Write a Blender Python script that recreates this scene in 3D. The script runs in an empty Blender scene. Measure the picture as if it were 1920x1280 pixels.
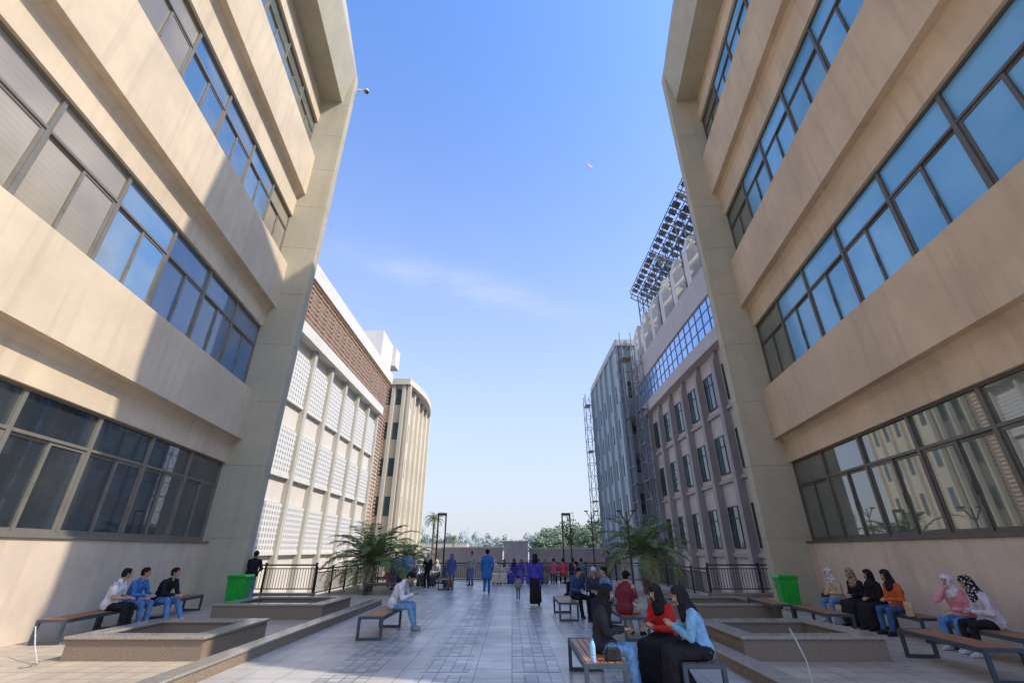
import bpy, bmesh, math, random
from math import sin, cos, tan, radians, pi, sqrt
from mathutils import Vector, Matrix, noise
from mathutils.bvhtree import BVHTree
random.seed(7)
scene = bpy.context.scene
COL = scene.collection

# ------------------------------------------------------------------ materials
MATS = {}
def nodes_of(m):
    m.use_nodes = True
    nt = m.node_tree
    return nt, nt.nodes, nt.links, nt.nodes["Principled BSDF"]

def surf(name, c, rough=0.8, var=0.12, scale=1.2, streak=0.0, bump=0.15, bscale=60, metal=0.0, spec=0.4, c2=None):
    if name in MATS: return MATS[name]
    m = bpy.data.materials.new(name)
    nt, N, L, b = nodes_of(m)
    b.inputs["Roughness"].default_value = rough
    b.inputs["Metallic"].default_value = metal
    b.inputs["Specular IOR Level"].default_value = spec
    tc = N.new("ShaderNodeTexCoord")
    n1 = N.new("ShaderNodeTexNoise"); n1.inputs["Scale"].default_value = scale; n1.inputs["Detail"].default_value = 8
    n1.inputs["Roughness"].default_value = 0.62
    L.new(tc.outputs["Object"], n1.inputs["Vector"])
    ramp = N.new("ShaderNodeMapRange")
    ramp.inputs[1].default_value = 0.3; ramp.inputs[2].default_value = 0.7
    L.new(n1.outputs["Fac"], ramp.inputs[0])
    mix = N.new("ShaderNodeMix"); mix.data_type = 'RGBA'
    d = c2 if c2 else [v*(1-var*1.6) for v in c]
    mix.inputs[6].default_value = (*d, 1); mix.inputs[7].default_value = (*[min(1, v*(1+var*0.6)) for v in c], 1)
    L.new(ramp.outputs[0], mix.inputs[0])
    out = mix.outputs[2]
    if streak > 0:
        mp = N.new("ShaderNodeMapping"); mp.inputs["Scale"].default_value = (3.5, 3.5, 0.25)
        L.new(tc.outputs["Object"], mp.inputs["Vector"])
        n2 = N.new("ShaderNodeTexNoise"); n2.inputs["Scale"].default_value = 1.0; n2.inputs["Detail"].default_value = 6
        L.new(mp.outputs[0], n2.inputs["Vector"])
        r2 = N.new("ShaderNodeMapRange"); r2.inputs[1].default_value = 0.5; r2.inputs[2].default_value = 0.75
        r2.inputs[3].default_value = 0.0; r2.inputs[4].default_value = streak
        L.new(n2.outputs["Fac"], r2.inputs[0])
        m2 = N.new("ShaderNodeMix"); m2.data_type = 'RGBA'
        m2.inputs[7].default_value = (*[v*0.45 for v in c], 1)
        L.new(r2.outputs[0], m2.inputs[0]); L.new(out, m2.inputs[6]); out = m2.outputs[2]
    L.new(out, b.inputs["Base Color"])
    if bump > 0:
        n3 = N.new("ShaderNodeTexNoise"); n3.inputs["Scale"].default_value = bscale; n3.inputs["Detail"].default_value = 4
        L.new(tc.outputs["Object"], n3.inputs["Vector"])
        bp = N.new("ShaderNodeBump"); bp.inputs["Strength"].default_value = bump; bp.inputs["Distance"].default_value = 0.02
        L.new(n3.outputs["Fac"], bp.inputs["Height"]); L.new(bp.outputs[0], b.inputs["Normal"])
    MATS[name] = m
    return m

def math_fn(N, L):
    def M(op, a, v=None):
        n = N.new("ShaderNodeMath"); n.operation = op
        if isinstance(a, bpy.types.NodeSocket): L.new(a, n.inputs[0])
        else: n.inputs[0].default_value = a
        if v is not None:
            if isinstance(v, bpy.types.NodeSocket): L.new(v, n.inputs[1])
            else: n.inputs[1].default_value = v
        return n.outputs[0]
    return M

def glassy(name, c, rough=0.04, c2=None, metal=0.0, ior=1.7, wave=0.012, blinds=False):
    if name in MATS: return MATS[name]
    m = bpy.data.materials.new(name)
    nt, N, L, b = nodes_of(m)
    M = math_fn(N, L)
    b.inputs["Roughness"].default_value = rough
    b.inputs["IOR"].default_value = ior
    b.inputs["Metallic"].default_value = metal
    tc = N.new("ShaderNodeTexCoord"); oi = N.new("ShaderNodeObjectInfo")
    add = N.new("ShaderNodeVectorMath"); add.operation = 'ADD'
    L.new(tc.outputs["Object"], add.inputs[0]); L.new(oi.outputs["Location"], add.inputs[1])
    n1 = N.new("ShaderNodeTexNoise"); n1.inputs["Scale"].default_value = 0.45; n1.inputs["Detail"].default_value = 3
    L.new(add.outputs[0], n1.inputs["Vector"])
    mr = N.new("ShaderNodeMapRange"); mr.inputs[1].default_value = 0.38; mr.inputs[2].default_value = 0.62
    L.new(n1.outputs["Fac"], mr.inputs[0])
    mix = N.new("ShaderNodeMix"); mix.data_type = 'RGBA'
    mix.inputs[6].default_value = (*c, 1); mix.inputs[7].default_value = (*(c2 or [v*0.6 for v in c]), 1)
    L.new(mr.outputs[0], mix.inputs[0]); out = mix.outputs[2]
    mul = N.new("ShaderNodeMix"); mul.data_type = 'RGBA'; mul.blend_type = 'MULTIPLY'; mul.inputs[0].default_value = 1
    v = M('ADD', M('MULTIPLY', oi.outputs["Random"], 0.40), 0.76)
    if blinds:
        sp = N.new("ShaderNodeSeparateXYZ"); L.new(tc.outputs["Object"], sp.inputs[0])
        st = M('GREATER_THAN', M('FRACT', M('MULTIPLY', sp.outputs[2], 7.0)), 0.82)
        v = M('MULTIPLY', v, M('SUBTRACT', 1.0, M('MULTIPLY', st, 0.07)))
    L.new(out, mul.inputs[6]); L.new(v, mul.inputs[7]); L.new(mul.outputs[2], b.inputs["Base Color"])
    n2 = N.new("ShaderNodeTexNoise"); n2.inputs["Scale"].default_value = 0.8
    L.new(add.outputs[0], n2.inputs["Vector"])
    bp = N.new("ShaderNodeBump"); bp.inputs["Strength"].default_value = wave; bp.inputs["Distance"].default_value = 0.1
    L.new(n2.outputs["Fac"], bp.inputs["Height"]); L.new(bp.outputs[0], b.inputs["Normal"])
    MATS[name] = m
    return m

def tiles(name, c1, c2, mortar, size, rough=0.45, msize=0.012, ratio=1.0, offset=0.0, rot=0.0, dirt=0.35):
    if name in MATS: return MATS[name]
    m = bpy.data.materials.new(name)
    nt, N, L, b = nodes_of(m)
    tc = N.new("ShaderNodeTexCoord")
    mp = N.new("ShaderNodeMapping"); mp.inputs["Rotation"].default_value = (0, 0, rot)
    L.new(tc.outputs["Object"], mp.inputs["Vector"])
    br = N.new("ShaderNodeTexBrick"); br.offset = offset; br.squash = 1.0
    br.inputs["Scale"].default_value = 1.0
    br.inputs["Brick Width"].default_value = size; br.inputs["Row Height"].default_value = size*ratio
    br.inputs["Mortar Size"].default_value = msize; br.inputs["Mortar Smooth"].default_value = 0.2
    br.inputs["Color1"].default_value = (*c1, 1); br.inputs["Color2"].default_value = (*c2, 1)
    br.inputs["Mortar"].default_value = (*mortar, 1)
    L.new(mp.outputs[0], br.inputs["Vector"])
    n1 = N.new("ShaderNodeTexNoise"); n1.inputs["Scale"].default_value = 0.7; n1.inputs["Detail"].default_value = 8
    n1.inputs["Roughness"].default_value = 0.7
    L.new(tc.outputs["Object"], n1.inputs["Vector"])
    mr = N.new("ShaderNodeMapRange"); mr.inputs[1].default_value = 0.35; mr.inputs[2].default_value = 0.7
    mr.inputs[3].default_value = 1.0-dirt; mr.inputs[4].default_value = 1.08
    L.new(n1.outputs["Fac"], mr.inputs[0])
    mul = N.new("ShaderNodeMix"); mul.data_type = 'RGBA'; mul.blend_type = 'MULTIPLY'; mul.inputs[0].default_value = 1
    L.new(br.outputs["Color"], mul.inputs[6]); L.new(mr.outputs[0], mul.inputs[7])
    L.new(mul.outputs[2], b.inputs["Base Color"])
    r = N.new("ShaderNodeMapRange"); r.inputs[3].default_value = rough+0.2; r.inputs[4].default_value = rough-0.08
    L.new(n1.outputs["Fac"], r.inputs[0]); L.new(r.outputs[0], b.inputs["Roughness"])
    bp = N.new("ShaderNodeBump"); bp.inputs["Strength"].default_value = 0.5; bp.inputs["Distance"].default_value = 0.01
    bp.invert = True
    L.new(br.outputs["Fac"], bp.inputs["Height"]); L.new(bp.outputs[0], b.inputs["Normal"])
    MATS[name] = m
    return m

def screen_mat(name, c, hole, cell=0.34):
    if name in MATS: return MATS[name]
    m = bpy.data.materials.new(name)
    nt, N, L, b = nodes_of(m)
    b.inputs["Roughness"].default_value = 0.8
    tc = N.new("ShaderNodeTexCoord"); sp = N.new("ShaderNodeSeparateXYZ")
    L.new(tc.outputs["Object"], sp.inputs[0])
    M = math_fn(N, L)
    fy = M('ABSOLUTE', M('SUBTRACT', M('FRACT', M('DIVIDE', sp.outputs[1], cell)), 0.5))
    fz = M('ABSOLUTE', M('SUBTRACT', M('FRACT', M('DIVIDE', sp.outputs[2], cell)), 0.5))
    s = M('ADD', fy, fz)
    hol = M('MULTIPLY', M('LESS_THAN', s, 0.36), M('GREATER_THAN', fz, 0.06))
    mix = N.new("ShaderNodeMix"); mix.data_type = 'RGBA'
    mix.inputs[6].default_value = (*c, 1); mix.inputs[7].default_value = (*hole, 1)
    L.new(hol, mix.inputs[0]); L.new(mix.outputs[2], b.inputs["Base Color"])
    bp = N.new("ShaderNodeBump"); bp.invert = True; bp.inputs["Strength"].default_value = 1; bp.inputs["Distance"].default_value = 0.08
    L.new(hol, bp.inputs["Height"]); L.new(bp.outputs[0], b.inputs["Normal"])
    MATS[name] = m
    return m

def fabric(c, pat=None):
    key = "fabric_%02d_%02d_%02d%s" % (c[0]*99, c[1]*99, c[2]*99, "_patterned" if pat else "")
    if key in MATS: return MATS[key]
    m = surf(key, c, rough=0.92, var=0.22, scale=9, bump=0.6, bscale=22, spec=0.15, c2=None)
    if pat:
        nt = m.node_tree; N = nt.nodes; L = nt.links; b = N["Principled BSDF"]
        src = b.inputs["Base Color"].links[0].from_socket
        v = N.new("ShaderNodeTexVoronoi"); v.inputs["Scale"].default_value = 26
        tc = N.new("ShaderNodeTexCoord"); L.new(tc.outputs["Object"], v.inputs["Vector"])
        lt = N.new("ShaderNodeMath"); lt.operation = 'LESS_THAN'; lt.inputs[1].default_value = 0.38
        L.new(v.outputs["Distance"], lt.inputs[0])
        mx = N.new("ShaderNodeMix"); mx.data_type = 'RGBA'
        L.new(lt.outputs[0], mx.inputs[0]); L.new(src, mx.inputs[6]); mx.inputs[7].default_value = (*pat, 1)
        L.new(mx.outputs[2], b.inputs["Base Color"])
    return m

PL_L = surf("cream_plaster", (0.66, 0.535, 0.39), 0.85, 0.10, 0.5, streak=0.28)
PL_R = surf("tan_plaster", (0.62, 0.47, 0.32), 0.85, 0.12, 0.5, streak=0.30)
PL_LOW = surf("lower_wall_plaster", (0.66, 0.535, 0.42), 0.9, 0.12, 0.8, streak=0.28)
FIN = surf("grey_beige_cladding", (0.46, 0.41, 0.30), 0.75, 0.08, 0.8, streak=0.18)
FRAME = surf("bronze_aluminium", (0.13, 0.115, 0.10), 0.45, 0.1, 3, metal=0.3, bump=0.03)
FRAMEL = surf("grey_aluminium", (0.24, 0.22, 0.185), 0.45, 0.1, 3, metal=0.3, bump=0.03)
G_DARK = glassy("dark_window_glass", (0.02, 0.03, 0.04), 0.03, (0.06, 0.065, 0.065), ior=2.2)
G_BEIGE = glassy("beige_window_glass", (0.38, 0.325, 0.25), 0.10, (0.27, 0.24, 0.20), ior=1.55, blinds=True)  # beige pane tint varied by noise, with faint horizontal blind stripes
G_BLUEL = glassy("blue_grey_window_glass", (0.08, 0.19, 0.38), 0.05, (0.20, 0.26, 0.33), ior=1.9)
G_BLUE = glassy("blue_film_window_glass", (0.12, 0.38, 0.68), 0.14, (0.20, 0.48, 0.76), ior=1.6)
G_GREEN = glassy("green_grey_window_glass", (0.17, 0.18, 0.14), 0.02, (0.10, 0.13, 0.12), ior=2.4, wave=0.003)
G_TEAL = glassy("teal_window_glass", (0.06, 0.12, 0.13), 0.05, (0.03, 0.06, 0.07))
G_SKY = glassy("curtain_wall_glass", (0.30, 0.50, 0.82), 0.05, (0.40, 0.60, 0.88), metal=0.5)
GRAN = surf("polished_granite", (0.36, 0.32, 0.27), 0.18, 0.30, 45, bump=0.02, spec=0.8)
GRAN_S = surf("rough_granite", (0.31, 0.235, 0.175), 0.8, 0.45, 60, bump=0.4, bscale=90)
STEEL = surf("dark_blue_steel", (0.06, 0.08, 0.105), 0.5, 0.2, 6, bump=0.05, metal=0.2)
BLACKM = surf("black_painted_steel", (0.03, 0.028, 0.028), 0.5, 0.2, 6, bump=0.05)
RACKM = surf("dark_grey_rack_steel", (0.10, 0.10, 0.11), 0.6, 0.2, 6, bump=0.0)
MULL = surf("grey_blue_mullion", (0.16, 0.18, 0.22), 0.5, 0.2, 6, bump=0.0)
WOOD = surf("varnished_bench_wood", (0.38, 0.145, 0.06), 0.42, 0.35, 14, bump=0.1)
LOUV = surf("brown_timber_louvre", (0.44, 0.25, 0.125), 0.6, 0.2, 3, bump=0.05)
WHITE_L = surf("white_render", (0.68, 0.64, 0.58), 0.85, 0.06, 0.8, streak=0.12)
PINKW = surf("pale_cream_render", (0.66, 0.60, 0.54), 0.85, 0.05, 0.8)
PILS = surf("pilaster_grey_cream", (0.50, 0.47, 0.40), 0.85, 0.06, 0.8, streak=0.1)
LAVW = surf("lavender_grey_render", (0.53, 0.465, 0.44), 0.85, 0.07, 0.8, streak=0.15)
LAVP = surf("grey_pilaster_render", (0.36, 0.325, 0.315), 0.85, 0.07, 0.8, streak=0.15)
CREAMF = surf("distant_cream_render", (0.64, 0.57, 0.45), 0.85, 0.05, 0.5, streak=0.1)
BLUEG = surf("blue_grey_render", (0.36, 0.42, 0.46), 0.8, 0.08, 0.5, streak=0.1)
BLUEP = surf("pale_cornice_render", (0.50, 0.52, 0.50), 0.8, 0.08, 0.5)
SCREEN = screen_mat("pierced_block_screen", (0.66, 0.64, 0.61), (0.20, 0.20, 0.21))
LEAF1 = surf("palm_leaf_green", (0.16, 0.27, 0.08), 0.45, 0.4, 3, bump=0)
LEAF2 = surf("dry_palm_leaf", (0.33, 0.33, 0.15), 0.6, 0.4, 3, bump=0)
TL1 = surf("hazed_tree_leaf_dark", (0.14, 0.19, 0.12), 0.6, 0.4, 1, bump=0)  # leaf greens paled so distance haze is part of the colour
TL2 = surf("hazed_tree_leaf_light", (0.25, 0.32, 0.19), 0.6, 0.4, 1, bump=0)
HL1 = surf("hazy_leaf_dark", (0.30, 0.36, 0.33), 0.8, 0.2, 1, bump=0)  # distance haze tinted straight into these paler leaf colours
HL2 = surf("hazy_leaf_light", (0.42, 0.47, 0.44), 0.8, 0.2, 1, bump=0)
BARK = surf("palm_bark", (0.22, 0.165, 0.115), 0.95, 0.4, 12, bump=0.8, bscale=20)
SKIN = surf("skin", (0.45, 0.25, 0.165), 0.55, 0.08, 12, bump=0.03)
DARKHOLE = surf("eye_dark", (0.02, 0.015, 0.012), 0.4, 0.1, 5, bump=0)
LIP = surf("lip", (0.30, 0.10, 0.08), 0.5, 0.1, 5, bump=0)
GREENP = surf("green_plastic", (0.015, 0.40, 0.045), 0.4, 0.12, 4, bump=0.05)
RUBBER = surf("black_rubber", (0.02, 0.02, 0.02), 0.8, 0.1, 5)
WHITEP = surf("white_plastic", (0.72, 0.71, 0.67), 0.4, 0.08, 5, bump=0.02)

# ------------------------------------------------------------------ mesh helpers
class MB:
    def __init__(s): s.v = []; s.f = []; s.m = []
    def box(s, x0, x1, y0, y1, z0, z1, m=0):
        if x0 > x1: x0, x1 = x1, x0
        if y0 > y1: y0, y1 = y1, y0
        i = len(s.v)
        s.v += [(x0,y0,z0),(x1,y0,z0),(x1,y1,z0),(x0,y1,z0),(x0,y0,z1),(x1,y0,z1),(x1,y1,z1),(x0,y1,z1)]
        for f in ((3,2,1,0),(4,5,6,7),(0,1,5,4),(1,2,6,5),(2,3,7,6),(3,0,4,7)):
            s.f.append([i+k for k in f]); s.m.append(m)
    def prism(s, prof, u0, u1, sg=1, m=0):
        i = len(s.v); n = len(prof)
        s.v += [(sg*p, u0, h) for p, h in prof] + [(sg*p, u1, h) for p, h in prof]
        s.f.append([i+k for k in range(n)]); s.m.append(m)
        s.f.append([i+n+k for k in reversed(range(n))]); s.m.append(m)
        for k in range(n):
            s.f.append([i+k, i+n+k, i+n+(k+1) % n, i+(k+1) % n]); s.m.append(m)
    def beam(s, a, b, w, m=0, seg=4, w2=None):
        a = Vector(a); b = Vector(b); d = (b-a)
        if d.length < 1e-6: return
        d.normalize()
        up = Vector((0, 0, 1)) if abs(d.z) < 0.9 else Vector((1, 0, 0))
        r = d.cross(up).normalized(); t = r.cross(d)
        w2 = w if w2 is None else w2
        i = len(s.v)
        off = pi/4 if seg == 4 else 0
        k4 = 1/cos(pi/4) if seg == 4 else 1
        for p, ww in ((a, w), (b, w2)):
            for k in range(seg):
                an = 2*pi*k/seg+off
                s.v.append(tuple(p + (r*cos(an)+t*sin(an))*ww*0.5*k4))
        s.f.append([i+k for k in range(seg)]); s.m.append(m)
        s.f.append([i+seg+k for k in reversed(range(seg))]); s.m.append(m)
        for k in range(seg):
            s.f.append([i+k, i+seg+k, i+seg+(k+1) % seg, i+(k+1) % seg]); s.m.append(m)
    def quad(s, a, b, c, d, m=0):
        i = len(s.v); s.v += [tuple(a), tuple(b), tuple(c), tuple(d)]; s.f.append([i, i+1, i+2, i+3]); s.m.append(m)
    def mesh(s, name, mats, smooth=False, recalc=True):
        me = bpy.data.meshes.new(name); me.from_pydata(s.v, [], s.f)
        for mt in mats: me.materials.append(mt)
        me.polygons.foreach_set("material_index", s.m)
        if recalc:
            bm = bmesh.new(); bm.from_mesh(me); bmesh.ops.recalc_face_normals(bm, faces=bm.faces); bm.to_mesh(me); bm.free()
        if smooth:
            for p in me.polygons: p.use_smooth = True
        me.update()
        return me
    def obj(s, name, mats, parent=None, smooth=False, recalc=True, bevel=0):
        o = bpy.data.objects.new(name, s.mesh(name, mats, smooth, recalc)); COL.objects.link(o)
        if parent: o.parent = parent
        if bevel:
            b = o.modifiers.new("bevel", 'BEVEL'); b.width = bevel; b.segments = 2; b.limit_method = 'ANGLE'
        return o

def put(name, me, parent, loc=(0, 0, 0), rz=0):
    o = bpy.data.objects.new(name, me); COL.objects.link(o); o.parent = parent; o.location = loc; o.rotation_euler = (0, 0, rz)
    return o

def empty(name, loc, rotz=0, label=None, cat=None, group=None, parent=None):
    e = bpy.data.objects.new(name, None); COL.objects.link(e)
    e.location = loc; e.rotation_euler = (0, 0, rotz); e.empty_display_size = 0.3
    if label: e["label"] = label
    if cat: e["category"] = cat
    if group: e["group"] = group
    if parent: e.parent = parent
    return e

def clone(src, loc, rotz=0, label=None):
    o = src.copy(); COL.objects.link(o); o.location = loc; o.rotation_euler = (0, 0, rotz)
    if label: o["label"] = label
    for c in src.children:
        k = c.copy(); COL.objects.link(k); k.parent = o
    return o

# ------------------------------------------------------------------ camera
cam = bpy.data.cameras.new("camera"); co = bpy.data.objects.new("camera", cam); COL.objects.link(co)
co.location = (0, 0, 1.8); co.rotation_euler = (radians(90+25.2), 0, 0)
cam.sensor_width = 36; cam.lens = 15.56; cam.clip_end = 6000; cam.clip_start = 0.05
scene.camera = co

# ------------------------------------------------------------------ light and sky
BETA, ELEV = radians(20), radians(46)
sunv = Vector((cos(BETA)*cos(ELEV), -sin(BETA)*cos(ELEV), sin(ELEV)))
sl = bpy.data.lights.new("sun", 'SUN'); so = bpy.data.objects.new("sun", sl); COL.objects.link(so)
sl.energy = 4.9; sl.angle = radians(0.55); sl.color = (1.0, 0.91, 0.76)
so.rotation_euler = sunv.to_track_quat('Z', 'Y').to_euler(); so.location = (30, -10, 60)
w = bpy.data.worlds.new("World"); scene.world = w; w.use_nodes = True
nt = w.node_tree; N = nt.nodes; L = nt.links
bg = N["Background"]; bg.inputs["Strength"].default_value = 0.15
sky = N.new("ShaderNodeTexSky"); sky.sky_type = 'NISHITA'; sky.sun_disc = False
sky.sun_elevation = ELEV; sky.sun_rotation = radians(90+20)
sky.air_density = 1.0; sky.dust_density = 1.5; sky.ozone_density = 2.0; sky.altitude = 0
M = math_fn(N, L)
tc = N.new("ShaderNodeTexCoord"); sp = N.new("ShaderNodeSeparateXYZ"); L.new(tc.outputs["Generated"], sp.inputs[0])
gain = N.new("ShaderNodeMix"); gain.data_type = 'RGBA'; gain.blend_type = 'MULTIPLY'; gain.inputs[0].default_value = 1
gain.inputs[7].default_value = (1.45, 1.95, 2.7, 1); gain.clamp_result = False
L.new(sky.outputs[0], gain.inputs[6])
zz = M('MAXIMUM', sp.outputs[2], 0.0)
hz = M('MULTIPLY', M('POWER', M('MAXIMUM', M('SUBTRACT', 1.0, M('DIVIDE', zz, 0.90)), 0.0), 1.3), 0.99)
hm = N.new("ShaderNodeMix"); hm.data_type = 'RGBA'; hm.inputs[7].default_value = (4.95, 5.15, 5.6, 1)
L.new(hz, hm.inputs[0]); L.new(gain.outputs[2], hm.inputs[6])
yy = M('MAXIMUM', sp.outputs[1], 0.05)
a_ = M('ADD', M('DIVIDE', sp.outputs[0], yy), 0.157)
b_ = M('SUBTRACT', M('DIVIDE', sp.outputs[2], yy), 0.644)
t_ = M('ADD', b_, M('MULTIPLY', a_, 0.316))
ga = M('EXPONENT', M('MULTIPLY', M('POWER', M('ABSOLUTE', M('DIVIDE', a_, 0.27)), 2.0), -1.0))
gb = M('EXPONENT', M('MULTIPLY', M('POWER', M('ABSOLUTE', M('DIVIDE', t_, 0.045)), 2.0), -1.0))
mp = N.new("ShaderNodeMapping"); mp.inputs["Scale"].default_value = (2.0, 2.0, 7.0); mp.inputs["Rotation"].default_value = (0, radians(-16), 0)
L.new(tc.outputs["Generated"], mp.inputs["Vector"])
nz = N.new("ShaderNodeTexNoise"); nz.inputs["Scale"].default_value = 2.5; nz.inputs["Detail"].default_value = 7; nz.inputs["Roughness"].default_value = 0.55
L.new(mp.outputs[0], nz.inputs["Vector"])
mr = N.new("ShaderNodeMapRange"); mr.inputs[1].default_value = 0.35; mr.inputs[2].default_value = 0.75; mr.inputs[3].default_value = 0.05; mr.inputs[4].default_value = 0.62
L.new(nz.outputs["Fac"], mr.inputs[0])
cf = M('MULTIPLY', M('MULTIPLY', ga, gb), mr.outputs[0])
mx = N.new("ShaderNodeMix"); mx.data_type = 'RGBA'; mx.inputs[7].default_value = (5.4, 5.8, 6.4, 1)
L.new(cf, mx.inputs[0]); L.new(hm.outputs[2], mx.inputs[6]); L.new(mx.outputs[2], bg.inputs["Color"])
scene.view_settings.view_transform = 'Standard'; scene.view_settings.look = 'None'; scene.view_settings.exposure = 0

# ------------------------------------------------------------------ ground
DROP = -1.3
g = MB(); g.quad((-3000, -600, DROP), (3000, -600, DROP), (3000, 5000, DROP), (-3000, 5000, DROP))
gr = g.obj("ground", [surf("dusty_ground", (0.44, 0.40, 0.34), 0.95, 0.25, 0.05, bump=0.3, bscale=3)], recalc=False); gr["kind"] = "structure"
TILE = tiles("beige_paving_tiles", (0.54, 0.44, 0.33), (0.47, 0.39, 0.30), (0.29, 0.24, 0.19), 0.4)
p = MB()
poly = [(-14, -25), (14, -25), (14, 22.2), (8.7, 22.2), (8.7, 31.6), (-8.7, 31.6), (-8.7, 22.2), (-14, 22.2)]
i = len(p.v); p.v += [(x, y, DROP-0.1) for x, y in poly] + [(x, y, 0) for x, y in poly]
n = len(poly); p.f.append([n+k for k in range(n)]); p.m.append(0)
for k in range(n): p.f.append([k, (k+1) % n, n+(k+1) % n, n+k]); p.m.append(1)
pl = p.obj("plaza_pavement", [TILE, GRAN_S]); pl["kind"] = "structure"
PATH1 = tiles("grey_walkway_tiles", (0.56, 0.52, 0.48), (0.47, 0.44, 0.41), (0.28, 0.265, 0.25), 0.6, rough=0.28, ratio=1.0)
PATH2 = tiles("small_square_tiles", (0.60, 0.58, 0.56), (0.34, 0.34, 0.34), (0.20, 0.195, 0.19), 0.2, rough=0.28, msize=0.014, dirt=0.45)
q = MB(); q.quad((-4.7, -6, 0.004), (3.6, -6, 0.004), (3.6, 31.4, 0.004), (-4.7, 31.4, 0.004))
w1 = q.obj("walkway", [PATH1], recalc=False); w1["kind"] = "structure"
q = MB()
for xa in (-3.0, -1.5, 0.0, 1.5):
    y = -5.6
    while y < 31:
        q.quad((xa, y, 0.008), (xa+0.8, y, 0.008), (xa+0.8, y+1.0, 0.008), (xa, y+1.0, 0.008)); y += 1.2
w2 = q.obj("walkway_inlay", [PATH2], recalc=False); w2["kind"] = "structure"

# ------------------------------------------------------------------ main buildings
FLOORS = [(2.1, 5.0), (8.05, 11.15), (14.7, 17.7), (22.0, 24.8)]
BANDS = [(5.0, 5.95, 8.05), (11.15, 12.2, 14.7), (17.7, 19.2, 22.0)]
def window_meshes(wd, ht, sg, fm):
    f = MB(); t = 0.055
    def bx(p0, p1, u0, u1, h0, h1): f.box(sg*p0, sg*p1, u0, u1, h0, h1)
    bx(-.02, .10, 0, t, 0, ht); bx(-.02, .10, wd-t, wd, 0, ht)
    bx(-.02, .10, t, wd-t, 0, t); bx(-.02, .10, t, wd-t, ht-t, ht)
    tr = ht*0.68
    bx(-.02, .095, t, wd-t, tr, tr+0.07)
    c = wd/2
    for (a, b2, pp) in ((t, c+0.04, 0.03), (c-0.04, wd-t, 0.065)):
        bx(pp-.03, pp, a, a+.08, t, tr); bx(pp-.03, pp, b2-.08, b2, t, tr)
        bx(pp-.03, pp, a+.08, b2-.08, t, t+.08); bx(pp-.03, pp, a+.08, b2-.08, tr-.075, tr)
    bx(.065, .09, c-0.02, c-0.0, tr*0.4, tr*0.55)
    gl = MB()
    gl.box(sg*-.01, sg*.012, t, c, t, tr); gl.box(sg*-.01, sg*.045, c, wd-t, t, tr)
    gl.box(sg*-.01, sg*.03, t, wd-t, tr+.07, ht-t)
    return f.mesh("window_frame", [fm]), gl

def main_building(x0, alpha, sg, u0, u1, PL, fm, glassf, label, finp=1.75):
    root = empty("university_building", (x0, 0, 0), alpha, label, "building")
    b = MB()
    b.box(sg*-14, sg*-.12, u0, u1+0.5, DROP, 36.5)
    b.obj("core_wall", [PL], root)
    b = MB(); b.prism([(-.12, DROP), (.3, DROP), (.3, 2.04), (-.12, 2.04)], u0, u1, sg); b.obj("lower_wall", [PL_LOW], root, bevel=0.01)
    b = MB(); b.prism([(-.12, 2.04), (.35, 2.04), (.35, 2.1), (-.12, 2.1)], u0, u1, sg); b.obj("window_sill", [fm], root)
    for h0, h1, h2 in BANDS:
        b = MB(); b.prism([(-.12, h0), (.20, h0), (.20, h1-.22), (.32, h1), (.57, h1), (.57, h2-.03), (.53, h2), (-.12, h2)], u0, u1, sg)
        b.obj("spandrel_band", [PL], root)
    b = MB(); b.prism([(-.12, 24.8), (.22, 24.8), (.22, 25.6), (.05, 25.6), (.05, 26.7), (-.12, 26.7)], u0, u1, sg); b.obj("top_lintel", [PL], root)
    b = MB(); b.prism([(-.12, 26.7), (1.3, 26.7), (finp, 29.5), (-.2, 37.6), (-5, 37.6), (-5, 36.51), (-.12, 36.51)], u0, u1-0.01, sg)
    b.obj("roof_overhang", [FIN], root)
    b = MB(); ft = 0.6
    b.prism([(-3, DROP), (finp-.025, DROP), (finp-.025, 29.3), (-.25, 37.3), (-3, 37.3)], u1+0.02, u1+ft-0.02, sg)
    hs = [DROP, 2.2, 4.9, 7.6, 10.3, 13.0, 15.7, 18.4, 21.1, 23.8, 26.5, 29.5]
    for a, c in zip(hs[:-1], hs[1:]):
        b.prism([(-3, a+.007), (finp, a+.007), (finp, c-.007), (-3, c-.007)], u1, u1+ft, sg)
    def pt(t): return finp+(-.2-finp)*t
    for k in range(3):
        a = 29.5+8.1*k/3; c = 29.5+8.1*(k+1)/3
        b.prism([(-3, a+.007), (pt(k/3), a+.007), (pt((k+1)/3), c-.007), (-3, c-.007)], u1, u1+ft, sg)
    b.obj("end_fin", [FIN], root)
    cnt = round((u1-u0)/2.3); wd = (u1-u0)/cnt
    for fi, (a, c) in enumerate(FLOORS):
        fmesh, gl = window_meshes(wd, c-a, sg, fm)
        gm = {}
        for k in range(cnt):
            uu = u0+wd*k
            gmat = glassf(fi, uu)
            if gmat.name not in gm: gm[gmat.name] = gl.mesh("window_glass", [gmat])
            e = empty("window", (0, uu, a), parent=root)
            put("frame", fmesh, e); put("glass", gm[gmat.name], e)
    return root

def gl_left(fi, u):
    if fi == 0: return G_DARK
    if fi == 1: return G_BEIGE if u < 9.0 else G_BLUEL
    if fi == 2: return G_BEIGE if (u < 9 or u > 15.5) else G_BLUEL
    return G_GREEN
def gl_right(fi, u):
    if fi == 0: return G_GREEN
    return G_BLUE if u < 15.5 else G_GREEN
main_building(-9.43, 0.1268, 1, -4.6, 18.4, PL_L, FRAMEL, gl_left, "cream four storey university building with long ribbon windows")
main_building(8.75, -0.1435, -1, 4.45, 18.4, PL_R, FRAME, gl_right, "tan four storey university building with blue ribbon windows", finp=1.68)

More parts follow.
